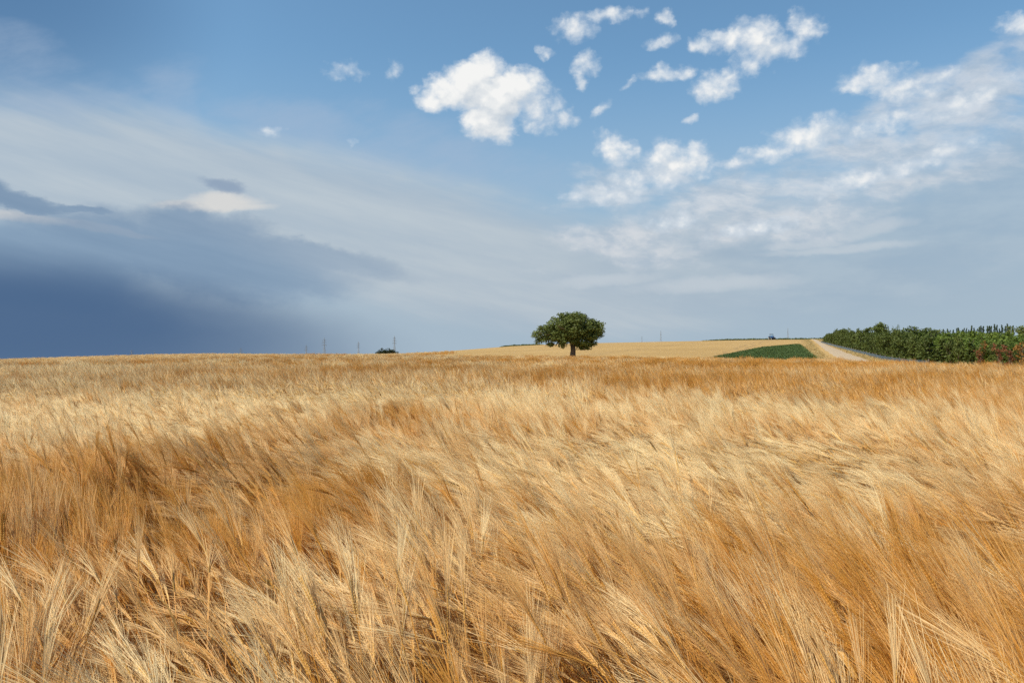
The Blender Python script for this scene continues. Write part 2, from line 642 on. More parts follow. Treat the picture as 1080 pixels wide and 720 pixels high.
M['steel'] = plain('galvanised steel', (0.26, 0.28, 0.30), (0.34, 0.36, 0.38), 0.6, 0.2)
M['insulator'] = plain('glass insulators', (0.12, 0.10, 0.09), (0.18, 0.15, 0.12), 0.3)
M['blue'] = plain('blue tractor paint', (0.010, 0.06, 0.19), (0.015, 0.08, 0.25), 0.4)
M['rubber'] = plain('black rubber', (0.015, 0.015, 0.015), (0.03, 0.028, 0.025), 0.85)
M['black'] = plain('dark cab roof', (0.02, 0.022, 0.025), (0.035, 0.037, 0.04), 0.5)
M['rim'] = plain('pale wheel rim', (0.5, 0.5, 0.46), (0.6, 0.6, 0.55), 0.5)
M['net'] = plain('grey blue netting', (0.085, 0.12, 0.14), (0.13, 0.17, 0.20), 0.7)
M['post'] = plain('weathered post', (0.16, 0.13, 0.10), (0.24, 0.20, 0.16), 0.9)
g = new_mat('cab glass')
gb = g.node_tree.nodes.new('ShaderNodeBsdfPrincipled')
gb.inputs['Base Color'].default_value = (0.75, 0.85, 0.9, 1)
gb.inputs['Transmission Weight'].default_value = 1.0
gb.inputs['Roughness'].default_value = 0.02
gb.inputs['IOR'].default_value = 1.05
go = g.node_tree.nodes.new('ShaderNodeOutputMaterial')
g.node_tree.links.new(gb.outputs[0], go.inputs['Surface'])
M['glass'] = g

# ------------------------------------------------------------------ ground sheet
BARLEY = [(-25, -6), (-25, 104), (21, 58), (23, -6)]      # the field the camera stands in
radii = np.concatenate([[0.5], np.geomspace(3, 5500, 110)])
NA = 360
vs, fs = [(0, 0, 0)], []
ang = np.linspace(-math.pi, math.pi, NA, endpoint=False)
for r in radii:
    x, y = r * np.sin(ang), r * np.cos(ang)
    z = terrain(x, y)
    vs += list(zip(x, y, z))
for k in range(NA):
    fs.append((0, 1 + (k + 1) % NA, 1 + k))
for i in range(len(radii) - 1):
    for k in range(NA):
        k2 = (k + 1) % NA
        a = 1 + i * NA
        fs.append((a + k, a + k2, a + NA + k2, a + NA + k))
tag(mesh_obj('ground', vs, fs, M['ground'], smooth=True), kind='structure')


def drape(poly, step, off):
    """grid of quads over the ground inside a polygon given as bottom and top polylines"""
    lo, hi = poly
    nu = 1 + int(max(np.hypot(*(np.array(lo[-1]) - np.array(lo[0]))), np.hypot(*(np.array(hi[-1]) - np.array(hi[0])))) / step)
    nv = 1 + int(max(np.hypot(*(np.array(hi[0]) - np.array(lo[0]))), np.hypot(*(np.array(hi[-1]) - np.array(lo[-1])))) / step)

    def along(pl, t):
        pl = np.array(pl, float)
        d = np.concatenate([[0], np.cumsum(np.hypot(*np.diff(pl, axis=0).T))])
        return np.array([np.interp(t * d[-1], d, pl[:, k]) for k in (0, 1)])
    v, f = [], []
    for j in range(nv + 1):
        for i in range(nu + 1):
            a, b = along(lo, i / nu), along(hi, i / nu)
            p = a + (b - a) * j / nv
            v.append((p[0], p[1], tz(p[0], p[1]) + off))
    for j in range(nv):
        for i in range(nu):
            a = j * (nu + 1) + i
            f.append((a, a + 1, a + nu + 2, a + nu + 1))
    return v, f


v, f = drape((((-25, -6), (23, -6)), ((-25, 104), (21, 58))), 2.0, 0.02)
tag(mesh_obj('soil', v, f, M['soil'], smooth=True), kind='structure')


# ------------------------------------------------------------------ cereals: plants to be scattered
class Plant:
    def __init__(self):
        self.v, self.f, self.mi = [], [], []

    def ribbon(self, pts, side, widths, mi):
        b = len(self.v)
        for p, w in zip(pts, widths):
            self.v.append(p - side * w * 0.5)
            self.v.append(p + side * w * 0.5)
        for i in range(len(pts) - 1):
            a = b + 2 * i
            self.f.append((a, a + 1, a + 3, a + 2))
            self.mi.append(mi)

    def tube3(self, pts, rad, mi, n=3):
        b = len(self.v)
        for i, p in enumerate(pts):
            d = (pts[min(i + 1, len(pts) - 1)] - pts[max(i - 1, 0)]).normalized()
            a = Vector((0, 1, 0)) if abs(d.y) < 0.9 else Vector((1, 0, 0))
            a = (a - d * a.dot(d)).normalized()
            c = d.cross(a)
            for k in range(n):
                t = 2 * math.pi * k / n
                self.v.append(p + (a * math.cos(t) + c * math.sin(t)) * rad[i])
        for i in range(len(pts) - 1):
            for k in range(n):
                k2 = (k + 1) % n
                self.f.append((b + i * n + k, b + i * n + k2, b + (i + 1) * n + k2, b + (i + 1) * n + k))
                self.mi.append(mi)

    def grain(self, p, d, side, ln, w, mi):
        up = d.cross(side)
        b = len(self.v)
        self.v.append(p)
        m = p + d * ln * 0.45
        for a, c in ((1, 0), (0, 0.8), (-1, 0), (0, -0.8)):
            self.v.append(m + side * a * w + up * c * w)
        self.v.append(p + d * ln)
        for k in range(4):
            self.f.append((b, b + 1 + (k + 1) % 4, b + 1 + k))
            self.f.append((b + 5, b + 1 + k, b + 1 + (k + 1) % 4))
            self.mi += [mi, mi]


AWN, EAR, STEM, BLADE = 0, 1, 2, 3
CEREAL_MATS = [M['awn'], M['ear'], M['stem'], M['blade']]


def bend_path(x0, y0, L, th0, th1, yaw, n, rnd):
    """stem curve: th0 at the root to th1 at the top, leaning to +X (yaw about Z)"""
    pts, dirs = [], []
    p = Vector((x0, y0, 0))
    for i in range(n + 1):
        t = i / n
        th = th0 + (th1 - th0) * t ** 1.7
        d = Vector((math.sin(th) * math.cos(yaw), math.sin(th) * math.sin(yaw), math.cos(th)))
        pts.append(p.copy())
        dirs.append(d)
        p = p + d * (L / n)
    return pts, dirs


def barley_plant(pl, rnd, lean, x0=0.0, y0=0.0, lod=0):
    L = rnd.uniform(0.63, 0.76)
    yaw = rnd.gauss(0, (0.22, 0.22, 0.6)[lod])
    th1 = lean + rnd.gauss(0, 0.10)
    nseg = (6, 3, 2)[lod]
    pts, dirs = bend_path(x0, y0, L, rnd.gauss(0.03, 0.05), th1, yaw, nseg, rnd)
    if lod == 0:
        pl.tube3(pts, [0.0019] * 3 + [0.0015] * (nseg - 2), STEM)
    else:
        side = Vector((-math.sin(yaw + 0.6), math.cos(yaw + 0.6), 0))
        w = (0, 0.004, 0.008)[lod]
        pl.ribbon(pts, side, [w] * (nseg + 1), STEM)
    # ear
    nod = rnd.uniform(0.05, 0.45)
    EL = rnd.uniform(0.085, 0.115)
    th = th1
    ep, ed = [], []
    p = pts[-1].copy()
    ne = 12 if lod == 0 else 3
    for i in range(ne + 1):
        th_i = th + nod * i / ne
        d = Vector((math.sin(th_i) * math.cos(yaw), math.sin(th_i) * math.sin(yaw), math.cos(th_i)))
        ep.append(p.copy())
        ed.append(d)
        p = p + d * EL / ne
    roll = rnd.uniform(0, math.pi)

    def side_at(d):
        a = Vector((-math.sin(yaw), math.cos(yaw), 0))
        b = d.cross(a)
        return (a * math.cos(roll) + b * math.sin(roll)).normalized()
    if lod == 0:
        for i in range(ne):
            d, s = ed[i], side_at(ed[i])
            for sg in (-1, 1):
                gd = (d + s * sg * 0.30).normalized()
                pl.grain(ep[i] + s * sg * 0.0012, gd, s, 0.0145, 0.0028, EAR)
    else:
        w = (0, 0.0072, 0.012)[lod]
        pl.tube3([ep[0], ep[1], ep[-1]], [w * 0.4, w, w * 0.25], EAR)
    # awns
    na = (34, 11, 5)[lod]
    wa = (0.0015, 0.0026, 0.0048)[lod]
    sg_n = (4, 2, 2)[lod]
    wind = Vector((math.cos(yaw), math.sin(yaw), 0))
    for k in range(na):
        i = int((k + 0.5) / na * ne)
        d, s = ed[i], side_at(ed[i])
        o = d.cross(s)
        sg = 1 if k % 2 else -1
        spread = rnd.uniform(0.04, 0.21)
        dd = (d + s * sg * spread + o * rnd.gauss(0, 0.07)).normalized()
        ln = rnd.uniform(0.15, 0.215)
        q = ep[i].copy()
        ps = [q.copy()]
        for j in range(sg_n):
            dd = (dd + wind * 0.045 + Vector((0, 0, -0.02)) + Vector((rnd.gauss(0, .012), rnd.gauss(0, .012), rnd.gauss(0, .012)))).normalized()
            q = q + dd * ln / sg_n
            ps.append(q.copy())
        r = Vector((rnd.gauss(0, 1), rnd.gauss(0, 1), rnd.gauss(0, 1)))
        sd_ = (r - dd * r.dot(dd)).normalized()
        pl.ribbon(ps, sd_, [wa * (1 - 0.65 * j / sg_n) for j in range(sg_n + 1)], AWN)
    # dry leaf blades
    nb = (2, 1, 1)[lod] if rnd.random() < 0.8 else 1
    for k in range(nb):
        i = rnd.randint(max(1, nseg // 3), nseg - 1)
        a = rnd.uniform(0, 2 * math.pi)
        q = pts[i].copy()
        th_b = rnd.uniform(0.3, 0.8)
        ln = rnd.uniform(0.10, 0.20)
        w = rnd.uniform(0.005, 0.009) * (1, 1.3, 2)[lod]
        ps = [q.copy()]
        nbs = (4, 2, 1)[lod]
        for j in range(nbs):
            th_b += rnd.uniform(0.2, 0.8) * 4 / nbs * 0.6
            q = q + Vector((math.sin(th_b) * math.cos(a), math.sin(th_b) * math.sin(a), math.cos(th_b))) * ln / nbs
            ps.append(q.copy())
        pl.ribbon(ps, Vector((-math.sin(a), math.cos(a), 0.2)).normalized(), [w * (1 - 0.8 * j / nbs) for j in range(nbs + 1)], BLADE)


def plant_obj(name, pl):
    return mesh_obj(name, pl.v, pl.f, CEREAL_MATS, mat_idx=pl.mi, link=False)


bar_col = bpy.data.collections.new("barley plants")      # only a source for the scatter: not linked to the scene
LEANS = (0.45, 0.80, 1.15, 1.45)
rnd = random.Random(3)
sources = []
for lean in LEANS:                                       # 0..15 : full detail
    for k in range(4):
        pl = Plant()
        barley_plant(pl, rnd, lean)
        sources.append(pl)
for lean in LEANS:                                       # 16..27 : middle distance
    for k in range(3):
        pl = Plant()
        barley_plant(pl, rnd, lean, lod=1)
        sources.append(pl)
for lean in LEANS:                                       # 28..35 : far tufts
    for k in range(2):
        pl = Plant()
        for q in range(22):
            a, r_ = rnd.uniform(0, 6.283), 0.26 * math.sqrt(rnd.random())
            barley_plant(pl, rnd, lean + rnd.gauss(0, 0.28), r_ * math.cos(a), r_ * math.sin(a), lod=2)
        sources.append(pl)
for i, pl in enumerate(sources):
    bar_col.objects.link(plant_obj('barley_plant.%03d' % i, pl))


def inside(x, y, poly):
    r = np.zeros(len(x), bool)
    n = len(poly)
    for i in range(n):
        x1, y1 = poly[i]
        x2, y2 = poly[(i + 1) % n]
        c = ((y1 > y) != (y2 > y)) & (x < (x2 - x1) * (y - y1) / (y2 - y1 + 1e-12) + x1)
        r ^= c
    return r


def scatter_obj(name, P_, rot, scl, idx, tone, coll):
    me = bpy.data.meshes.new(name)
    me.vertices.add(len(P_))
    me.vertices.foreach_set('co', P_.astype(np.float32).ravel())
    for nm, ty, key, val in (('rot', 'FLOAT_VECTOR', 'vector', rot.ravel()), ('scl', 'FLOAT', 'value', scl), ('tone', 'FLOAT', 'value', tone)):
        a = me.attributes.new(nm, ty, 'POINT')
        a.data.foreach_set(key, np.asarray(val, np.float32))
    a = me.attributes.new('idx', 'INT', 'POINT')
    a.data.foreach_set('value', np.asarray(idx, np.int32))
    me.update()
    o = bpy.data.objects.new(name, me)
    COL.objects.link(o)
    ng = bpy.data.node_groups.new(name + ' scatter', 'GeometryNodeTree')
    ng.interface.new_socket('Geometry', in_out='INPUT', socket_type='NodeSocketGeometry')
    ng.interface.new_socket('Geometry', in_out='OUTPUT', socket_type='NodeSocketGeometry')
    N, Lk = ng.nodes, ng.links
    gi, go_ = N.new('NodeGroupInput'), N.new('NodeGroupOutput')
    iop = N.new('GeometryNodeInstanceOnPoints')
    ci = N.new('GeometryNodeCollectionInfo')
    ci.inputs['Collection'].default_value = coll
    ci.inputs['Separate Children'].default_value = True
    ci.inputs['Reset Children'].default_value = True

    def na(nm, ty):
        n = N.new('GeometryNodeInputNamedAttribute')
        n.data_type = ty
        n.inputs['Name'].default_value = nm
        return n.outputs['Attribute']
    e2r = N.new('FunctionNodeEulerToRotation')
    Lk.new(na('rot', 'FLOAT_VECTOR'), e2r.inputs[0])
    Lk.new(gi.outputs[0], iop.inputs['Points'])
    Lk.new(ci.outputs[0], iop.inputs['Instance'])
    iop.inputs['Pick Instance'].default_value = True
    Lk.new(na('idx', 'INT'), iop.inputs['Instance Index'])
    Lk.new(e2r.outputs[0], iop.inputs['Rotation'])
    Lk.new(na('scl', 'FLOAT'), iop.inputs['Scale'])
    Lk.new(iop.outputs[0], go_.inputs[0])
    md = o.modifiers.new('scatter', 'NODES')
    md.node_group = ng
    return o


def wedge_points(y0, y1, dens, poly, margin=0.72, pad=1.2):
    """random points between two depths, a little wider than the view"""
    x0, x1 = -margin * y1 - pad, margin * y1 + pad
    n = int((x1 - x0) * (y1 - y0) * dens)
    x, y = rng.uniform(x0, x1, n), rng.uniform(y0, y1, n)
    k = (np.abs(x) < margin * y + pad) & inside(x, y, poly)
    return x[k], y[k]


# gusts crossing the field: x, y, half widths, strength (+ flattened and painted pale, - upright and open)
GUSTS = [(-0.5, 2.3, 0.95, 1.0, 1.3), (1.4, 6.0, 3.4, 1.7, 1.0), (-7.0, 13.5, 5.0, 4.0, 0.9), (-16, 26, 8, 8, 0.6), (0.9, 3.5, 0.5, 0.6, 0.5),
         (-2.3, 4.4, 1.1, 0.6, -0.6), (-0.9, 4.0, 0.6, 0.5, -0.7), (1.35, 2.2, 0.65, 0.7, -0.7), (3.5, 15, 5.5, 4.5, -0.55), (10, 32, 9, 10, -0.4), (-1.15, 1.7, 0.25, 0.35, -1.0), (3.4, 4.6, 1.2, 0.8, -0.5), (4.0, 9.0, 2.0, 1.0, 0.5), (-4, 7.5, 2.5, 1.2, 0.3)]


def wind_field(x, y):
    """lean (rad), bearing (rad from +X), hollow 0..1 and colour tone with painted sheen and shade, all from gusts moving to the left and away"""
    # coordinates along and across the wind
    ca, sa = math.cos(R(145)), math.sin(R(145))
    a, b = x * ca + y * sa, -x * sa + y * ca
    g1 = fbm(a / 2.6, b / 5.0, 1, 2)
    g2 = fbm(a / 0.8, b / 1.3, 4, 3)
    g3 = fbm(x / 0.35, y / 0.35, 9, 2)
    lean = 0.90 - 0.16 * np.clip((y - 6) / 10, 0, 1) + 0.45 * g1 + 0.42 * g2 + 0.22 * g3
    bear = R(140) + R(34) * fbm(x / 2.2, y / 3.0, 12, 2) + R(24) * g3 - R(5) * np.clip(x, -3, 3)
    G = np.zeros_like(x)
    for gx, gy, rx, ry, am in GUSTS:
        G = G + am * np.exp(-((x - gx + 0.35 * vnoise(x / .7, y / .7, 40)) / rx) ** 2 - ((y - gy + 0.5 * ry * vnoise(x / .9, y / 1.6, 44)) / ry) ** 2)
    G = np.clip(G + 0.42 * fbm(x / 0.9, y / 1.6, 50, 3), -1, 1)
    lean = lean + 0.08 + 0.45 * G
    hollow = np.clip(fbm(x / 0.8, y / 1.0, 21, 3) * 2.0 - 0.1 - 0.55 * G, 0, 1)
    tone = -0.60 * G + 0.50 - 0.55 * g1 - 0.35 * g2 + 0.5 * fbm(x / 3.0, y / 5.0, 30, 3) + 0.3 * hollow  # sheen of flattened patches and shade of hollows put into the plant colour
    return lean, bear, hollow, np.clip(tone, 0, 1)


def lod_points(y0, y1, dens, poly, base, per, wob, cell):
    x, y = wedge_points(y0, y1, dens, poly)
    # tussocks: plants drawn together and leaning as one
    ci, cj = np.floor(x / cell).astype(int), np.floor(y / cell).astype(int)
    h = lambda k: _perm[(ci * 7 + k * 131 + cj * 3) % 512, (cj * 11 + ci * 5 + k * 57) % 512]
    cx, cy = (ci + 0.2 + 0.6 * h(1)) * cell, (cj + 0.2 + 0.6 * h(2)) * cell
    pull = 0.10 + 0.40 * h(3)
    x, y = x + (cx - x) * pull, y + (cy - y) * pull
    lean, bear, hollow, tone = wind_field(x, y)
    keep = (rng.random(len(x)) > hollow * 0.72) & inside(x, y, poly)
    x, y, lean, bear, hollow, tone, h1, h2, h3, h4 = [v[keep] for v in (x, y, lean, bear, hollow, tone, h(4), h(5), h(6), h(7))]
    n = len(x)
    lean = lean + (h1 - 0.5) * 0.8
    bear = bear + (h2 - 0.5) * 0.75
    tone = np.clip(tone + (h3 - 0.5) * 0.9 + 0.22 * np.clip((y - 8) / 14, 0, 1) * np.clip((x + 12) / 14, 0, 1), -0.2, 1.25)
    l2 = np.clip(lean + rng.normal(0, 0.08 + wob * 0.45, n), 0.15, 1.65)
    li = np.argmin(np.abs(l2[:, None] - np.array(LEANS)[None]), axis=1)
    rest = np.clip(l2 - np.array(LEANS)[li], -0.2, 0.2)
    idx = base + li * per + rng.integers(0, per, n)
    rot = np.stack([rng.normal(0, 0.06, n), rest * 0.5 + rng.normal(0, 0.05, n), bear + rng.normal(0, wob, n)], 1)
    scl = (1.05 - 0.30 * hollow) * (0.92 + 0.16 * h4) * rng.normal(1, 0.06, n)
    P_ = np.stack([x, y, terrain(x, y)], 1)
    return P_, rot, scl, idx, tone


NEAR, MID = 13.0, 34.0
parts = [
    lod_points(0.75, NEAR, 330, BARLEY, 0, 4, 0.16, 0.17),
    lod_points(NEAR, MID, 250, BARLEY, 16, 3, 0.55, 0.24),
    lod_points(MID, 106, 12, BARLEY, 28, 2, 0.35, 0.9),
]
tag(scatter_obj('barley', *[np.concatenate([p[i] for p in parts]) for i in range(5)], bar_col), 'ripe golden barley bent by the wind, filling the whole foreground', 'barley', kind='stuff')

# the neighbouring cereal on the left and the paler field on the rise behind
LEFT = [(-26.2, 20), (-26.2, 104), (-10, 170), (-60, 170), (-120, 120), (-120, 20)]
p = lod_points(20, 165, 2.6, LEFT, 28, 2, 0.3, 1.0)
q = [p[0], p[1], p[2] * 0.75, p[3], p[4] * 0.4]
tag(scatter_obj('distant_cereal', *q, bar_col), 'shorter cereal along the far left skyline beyond the barley', 'cereal', kind='stuff')

print('points', [len(p[0]) for p in parts], len(q[0]))


# ------------------------------------------------------------------ foliage
def leaves(centres, n, size, rnd, squash=1.0, shell=0.55):
    """leaf faces spread through ellipsoids: (cx,cy,cz,rx,ry,rz) each"""
    v, f, t = [], [], []
    vol = np.array([c[3] * c[4] * c[5] for c in centres]) ** 0.72
    cnt = np.maximum(1, (vol / vol.sum() * n)).astype(int)
    for c, k in zip(centres, cnt):
        d = rnd.normal(0, 1, (k, 3))
        d /= np.linalg.norm(d, axis=1)[:, None]
        rr = (shell + (1 - shell) * rnd.random(k)) ** 0.6 * rnd.normal(1.0, 0.07, k)
        p = d * rr[:, None] * np.array(c[3:6]) + np.array(c[:3])
        clump = rnd.random()
        for i in range(k):
            nrm = d[i] * 0.8 + rnd.normal(0, 0.7, 3)
            nrm[2] += 0.35
            nv = Vector(nrm).normalized()
            a = nv.orthogonal().normalized()
            a = (Matrix.Rotation(rnd.random() * 6.28, 3, nv) @ a)
            b = nv.cross(a)
            s = size * rnd.uniform(0.6, 1.35)
            o = Vector(p[i])
            j = len(v)
            v += [o - a * s * 0.6, o - b * s * 0.32 + a * s * 0.05, o + a * s * 0.6 + nv * s * 0.1, o + b * s * 0.36 - a * s * 0.04]
            f.append((j, j + 1, j + 2, j + 3))
            t.append(0.55 * rnd.random() + 0.45 * clump)
    return v, f, t


def limb(mb, p, q, r0, r1, rnd, sag=0.0, n=5):
    p, q = Vector(p), Vector(q)
    pts, rad = [], []
    for i in range(n + 1):
        t = i / n
        o = p.lerp(q, t)
        w = math.sin(t * math.pi)
        o += Vector((rnd.normal(0, .06), rnd.normal(0, .06), -sag * w)) * (q - p).length * 0.6 * (1 if 0 < i < n else 0)
        pts.append(o)
        rad.append(r0 + (r1 - r0) * t)
    mb.tube(pts, rad, 7)


nr = np.random.default_rng(11)
# --- the lone tree beyond the far edge of the barley
TY = 112.0
K = TY / F
tx, tzv = (604 - 540) * K, 0.0
tzv = tz(tx, TY)
SHIFT = (HZ - 374) * K + EYE - tzv            # height of photograph row 374 above the tree's foot


def T(px, py, dy=0.0):
    return ((px - 604) * K, dy, (374 - py) * K + SHIFT)


tree = empty('lone_tree', (tx, TY, tzv))
tag(tree, 'large lone green tree with a broad lopsided crown beyond the barley', 'tree')
cl = []
for (px, py, dy, rx, ry, rz) in (
        (603, 341, 0, 17, 17, 9), (592, 343, -6, 15, 14, 9), (616, 343, 5, 17, 15, 9), (582, 348, 4, 12, 13, 8), (573, 350, -4, 10, 10, 7),
        (567, 352, 3, 5, 7, 5), (628, 346, -4, 10, 12, 9), (632, 350, 4, 6, 8, 6), (608, 353, 0, 18, 18, 9), (596, 353, -8, 14, 10, 7),
        (620, 356, -6, 12, 11, 8), (625, 359, 6, 8, 9, 5), (613, 362, 2, 9, 9, 5), (618, 365, -3, 5, 5, 4), (590, 358, 8, 9, 9, 4),
        (575, 357, -2, 6, 7, 3.5), (570, 358, 2, 3.5, 5, 2.5), (582, 363, 3, 4, 4, 1.8), (593, 363, -4, 4, 4, 2), (602, 335, -8, 13, 11, 5),
        (606, 335, 8, 14, 11, 5), (586, 341, 8, 9, 9, 5), (631, 341, 6, 6, 8, 4), (606, 364, 5, 6, 5, 3), (613, 366.5, 4, 6, 5, 2.5), (598, 361, -8, 8, 6, 3), (609, 361, -9, 9, 6, 3.5), (620, 363, 0, 6, 6, 3.5), (584, 357, -5, 10, 8, 4), (578, 354, 4, 9, 8, 5), (594, 359, 6, 9, 8, 4), (602, 346, 14, 22, 8, 10), (604, 346, -15, 20, 7, 10), (584, 353, -6, 13, 9, 6), (597, 336, 0, 16, 12, 6), (612, 338, 0, 16, 12, 6),
        (590, 351, 0, 14, 12, 7), (622, 352, 0, 12, 12, 8)):
    x, y, z = T(px, py, dy * K)
    cl.append((x, y, z, rx * K, ry * K, rz * K))
sub = []
for c in cl:                                    # break each mass into small clumps so the outline is uneven
    k = max(5, int(c[3] * c[5] * 14))
    d = nr.normal(0, 1, (k, 3))
    d /= np.linalg.norm(d, axis=1)[:, None]
    rr = nr.uniform(0.35, 0.97, k)[:, None]
    p_ = np.array(c[:3]) + d * rr * np.array(c[3:])
    for o in p_:
        s = nr.uniform(0.28, 0.62)
        sub.append((o[0], o[1], o[2], s * 1.25, s * 1.25, s * 0.75))
v, f, t = leaves(sub, 36000, 0.20, nr, shell=0.2)
mesh_obj('crown', v, f, M['oak'], tree, attr=t)
mb = MB()
z0 = -0.3
mb.tube([(0.05, 0, z0), (0.0, 0, 0.4), (0.06, 0, 1.1), (0.02, 0, 1.9)], [0.55, 0.42, 0.36, 0.33], 10)
fork = Vector((0.02, 0, 1.85))
for q_, r0 in (((-0.9, -0.1, 3.0), .24), ((0.9, 0.2, 3.2), .22), ((0.1, 0.6, 3.9), .24), ((-0.2, -0.8, 3.4), .2)):
    limb(mb, fork, q_, r0, r0 * 0.6, nr)
    for k in range(4):
        e = Vector(q_) + Vector((nr.normal(q_[0] * 1.3, 1.0), nr.normal(q_[1], 1.0), nr.uniform(-0.2, 1.6)))
        limb(mb, q_, e, r0 * 0.55, 0.04, nr)
limb(mb, (-0.9, -0.1, 3.0), T(572, 352), .14, .03, nr, -0.1)
limb(mb, (0.9, 0.2, 3.2), T(628, 349), .14, .03, nr, -0.1)
mb.build('trunk', M['bark'], tree, smooth=True)


# --- the dome-shaped shrub far left
def crown_tree(name, loc, clumps, nleaf, size, mat, label, cat, group=None, trunk_r=0.12, trunk_h=1.2, shell=0.3):
    o = empty(name, loc)
    tag(o, label, cat, group)
    v, f, t = leaves(clumps, nleaf, size, nr, shell=shell)
    mesh_obj('crown', v, f, mat, o, attr=t)
    b = MB()
    b.tube([(0, 0, -0.15), (0.02, 0, trunk_h * 0.5), (0.0, 0.03, trunk_h)], [trunk_r * 1.3, trunk_r, trunk_r * 0.6], 7)
    for k in range(4):
        a = nr.uniform(0, 6.28)
        limb(b, (0, 0.02, trunk_h * 0.8), (math.cos(a) * trunk_h * .5, math.sin(a) * trunk_h * .5, trunk_h * 1.5), trunk_r * .5, trunk_r * .15, nr)
    b.build('trunk', M['bark'], o, smooth=True)
    return o


def clumpy(masses, per, s0, s1, flat=0.8):
    out = []
    for c in masses:
        d = nr.normal(0, 1, (per, 3))
        d /= np.linalg.norm(d, axis=1)[:, None]
        rr = nr.uniform(0.3, 0.95, per)[:, None]
        for o in np.array(c[:3]) + d * rr * np.array(c[3:]):
            s = nr.uniform(s0, s1)
            out.append((o[0], o[1], o[2], s, s, s * flat))
    return out


DY = 205.0
dk = DY / F
dx = (408 - 540) * dk
dz = tz(dx, DY)
top = EYE + (HZ - 366.5) * dk - dz
crown_tree('round_shrub', (dx, DY, dz),
           clumpy([(0, 0, top - .95, 1.9, 1.9, .9), (-1.5, 0, top - 1.4, 1.4, 1.2, .8), (1.55, 0, top - 1.4, 1.4, 1.2, .8), (0, .5, max(.6, top - 1.9), 2.9, 1.8, .7)], 40, .28, .5),
           5000, 0.2, M['dome'], 'small dark dome-shaped tree far off on the left skyline', 'tree', trunk_h=max(.6, top - 1.6))

# ------------------------------------------------------------------ track, verges and the green crop
left_edge = [hit(p, y) for p, y in ((890, 384), (884, 380), (877, 375.5), (870, 370.6), (865, 366), (861, 362.5), (859, 360.5))]
right_edge = [hit(p, y) for p, y in ((922, 384), (908, 380), (893, 374), (881, 369), (873, 365.3), (867, 362.3), (864, 360.5))]
for E_ in (left_edge, right_edge):                    # the track runs on, both towards the camera and over the rise
    a, b = np.array(E_[0]), np.array(E_[1])
    E_.insert(0, tuple(a + (a - b) * 4))
    a, b = np.array(E_[-1]), np.array(E_[-2])
    d = (a - b) / np.hypot(*(a - b))
    E_.append(tuple(a + d * 160))
print('track', left_edge, right_edge)
v, f = [], []
NT = 160


def along(pl, t):
    pl = np.array(pl, float)
    d = np.concatenate([[0], np.cumsum(np.hypot(*np.diff(pl, axis=0).T))])
    return np.array([np.interp(t * d[-1], d, pl[:, k]) for k in (0, 1)])


mi = []
for i in range(NT + 1):
    a, b = along(left_edge, i / NT), along(right_edge, i / NT)
    d = (b - a) / np.hypot(*(b - a))
    cols = [(a - d * 1.1, -0.03)]
    for j in range(7):
        w_ = nr.normal(0, 0.10) if j in (0, 6) else 0
        cols.append((a + (b - a) * j / 6 + d * w_, (0.24, 0.23, 0.25, 0.26, 0.25, 0.23, 0.24)[j]))
    cols.append((b + d * 1.1, -0.03))
    for p_, h_ in cols:
        v.append((p_[0], p_[1], tz(p_[0], p_[1]) + h_))
for i in range(NT):
    for j in range(8):
        a = i * 9 + j
        f.append((a, a + 1, a + 10, a + 9))
        mi.append(0 if 0 < j < 7 else 1)
tag(mesh_obj('dirt_track', v, f, [M['track'], M['ground']], mat_idx=mi, smooth=True), kind='structure')


def blades(name, pts, h, w, per, mat, spread=0.3, kind='stuff', lie=0.35, label=None, cat=None):
    """upright narrow leaves in small tufts"""
    v, f, t = [], [], []
    for (x, y) in pts:
        z = tz(x, y)
        tt = nr.random()
        for k in range(per):
            a = nr.uniform(0, 6.28)
            bx, by = x + nr.normal(0, spread), y + nr.normal(0, spread)
            hh = h * nr.uniform(0.6, 1.25)
            ww = w * nr.uniform(0.6, 1.3)
            ln = Vector((math.cos(a) * hh * lie * nr.random() * 2, math.sin(a) * hh * lie * nr.random() * 2, hh))
            s = Vector((-math.sin(a), math.cos(a), 0)) * ww
            o = Vector((bx, by, z - 0.02))
            j = len(v)
            m_ = o + ln * 0.55 + Vector((0, 0, hh * .08))
            v += [o - s * .5, o + s * .5, m_ - s * .45, m_ + s * .45, o + ln]
            f += [(j, j + 1, j + 3, j + 2), (j + 2, j + 3, j + 4)]
            q = 0.5 * tt + 0.5 * nr.random()
            t += [q, q]
    return tag(mesh_obj(name, v, f, mat, attr=t), label, cat, kind=kind)


# dry grass either side of the track
vl, vr_ = [], []
for i in range(6000):
    t_ = nr.random() ** 1.4
    if nr.random() < 0.5:
        a = along(left_edge, t_)
        vl.append((a[0] - abs(nr.normal(0.5, 1.2)), a[1] + nr.normal(0, .6)))
    else:
        a = along(right_edge, t_)
        vr_.append((a[0] + 0.4 + abs(nr.normal(0.1, 1.6)), a[1] + nr.normal(0, .6)))
blades('verge_grass', vl, 0.17, 0.035, 9, M['verge'], 0.28, label='dry yellow grass between the dirt track and the green crop', cat='grass')
blades('verge_grass', vr_, 0.26, 0.035, 9, M['verge'], 0.28, label='dry yellow grass between the dirt track and the plantation fence', cat='grass')

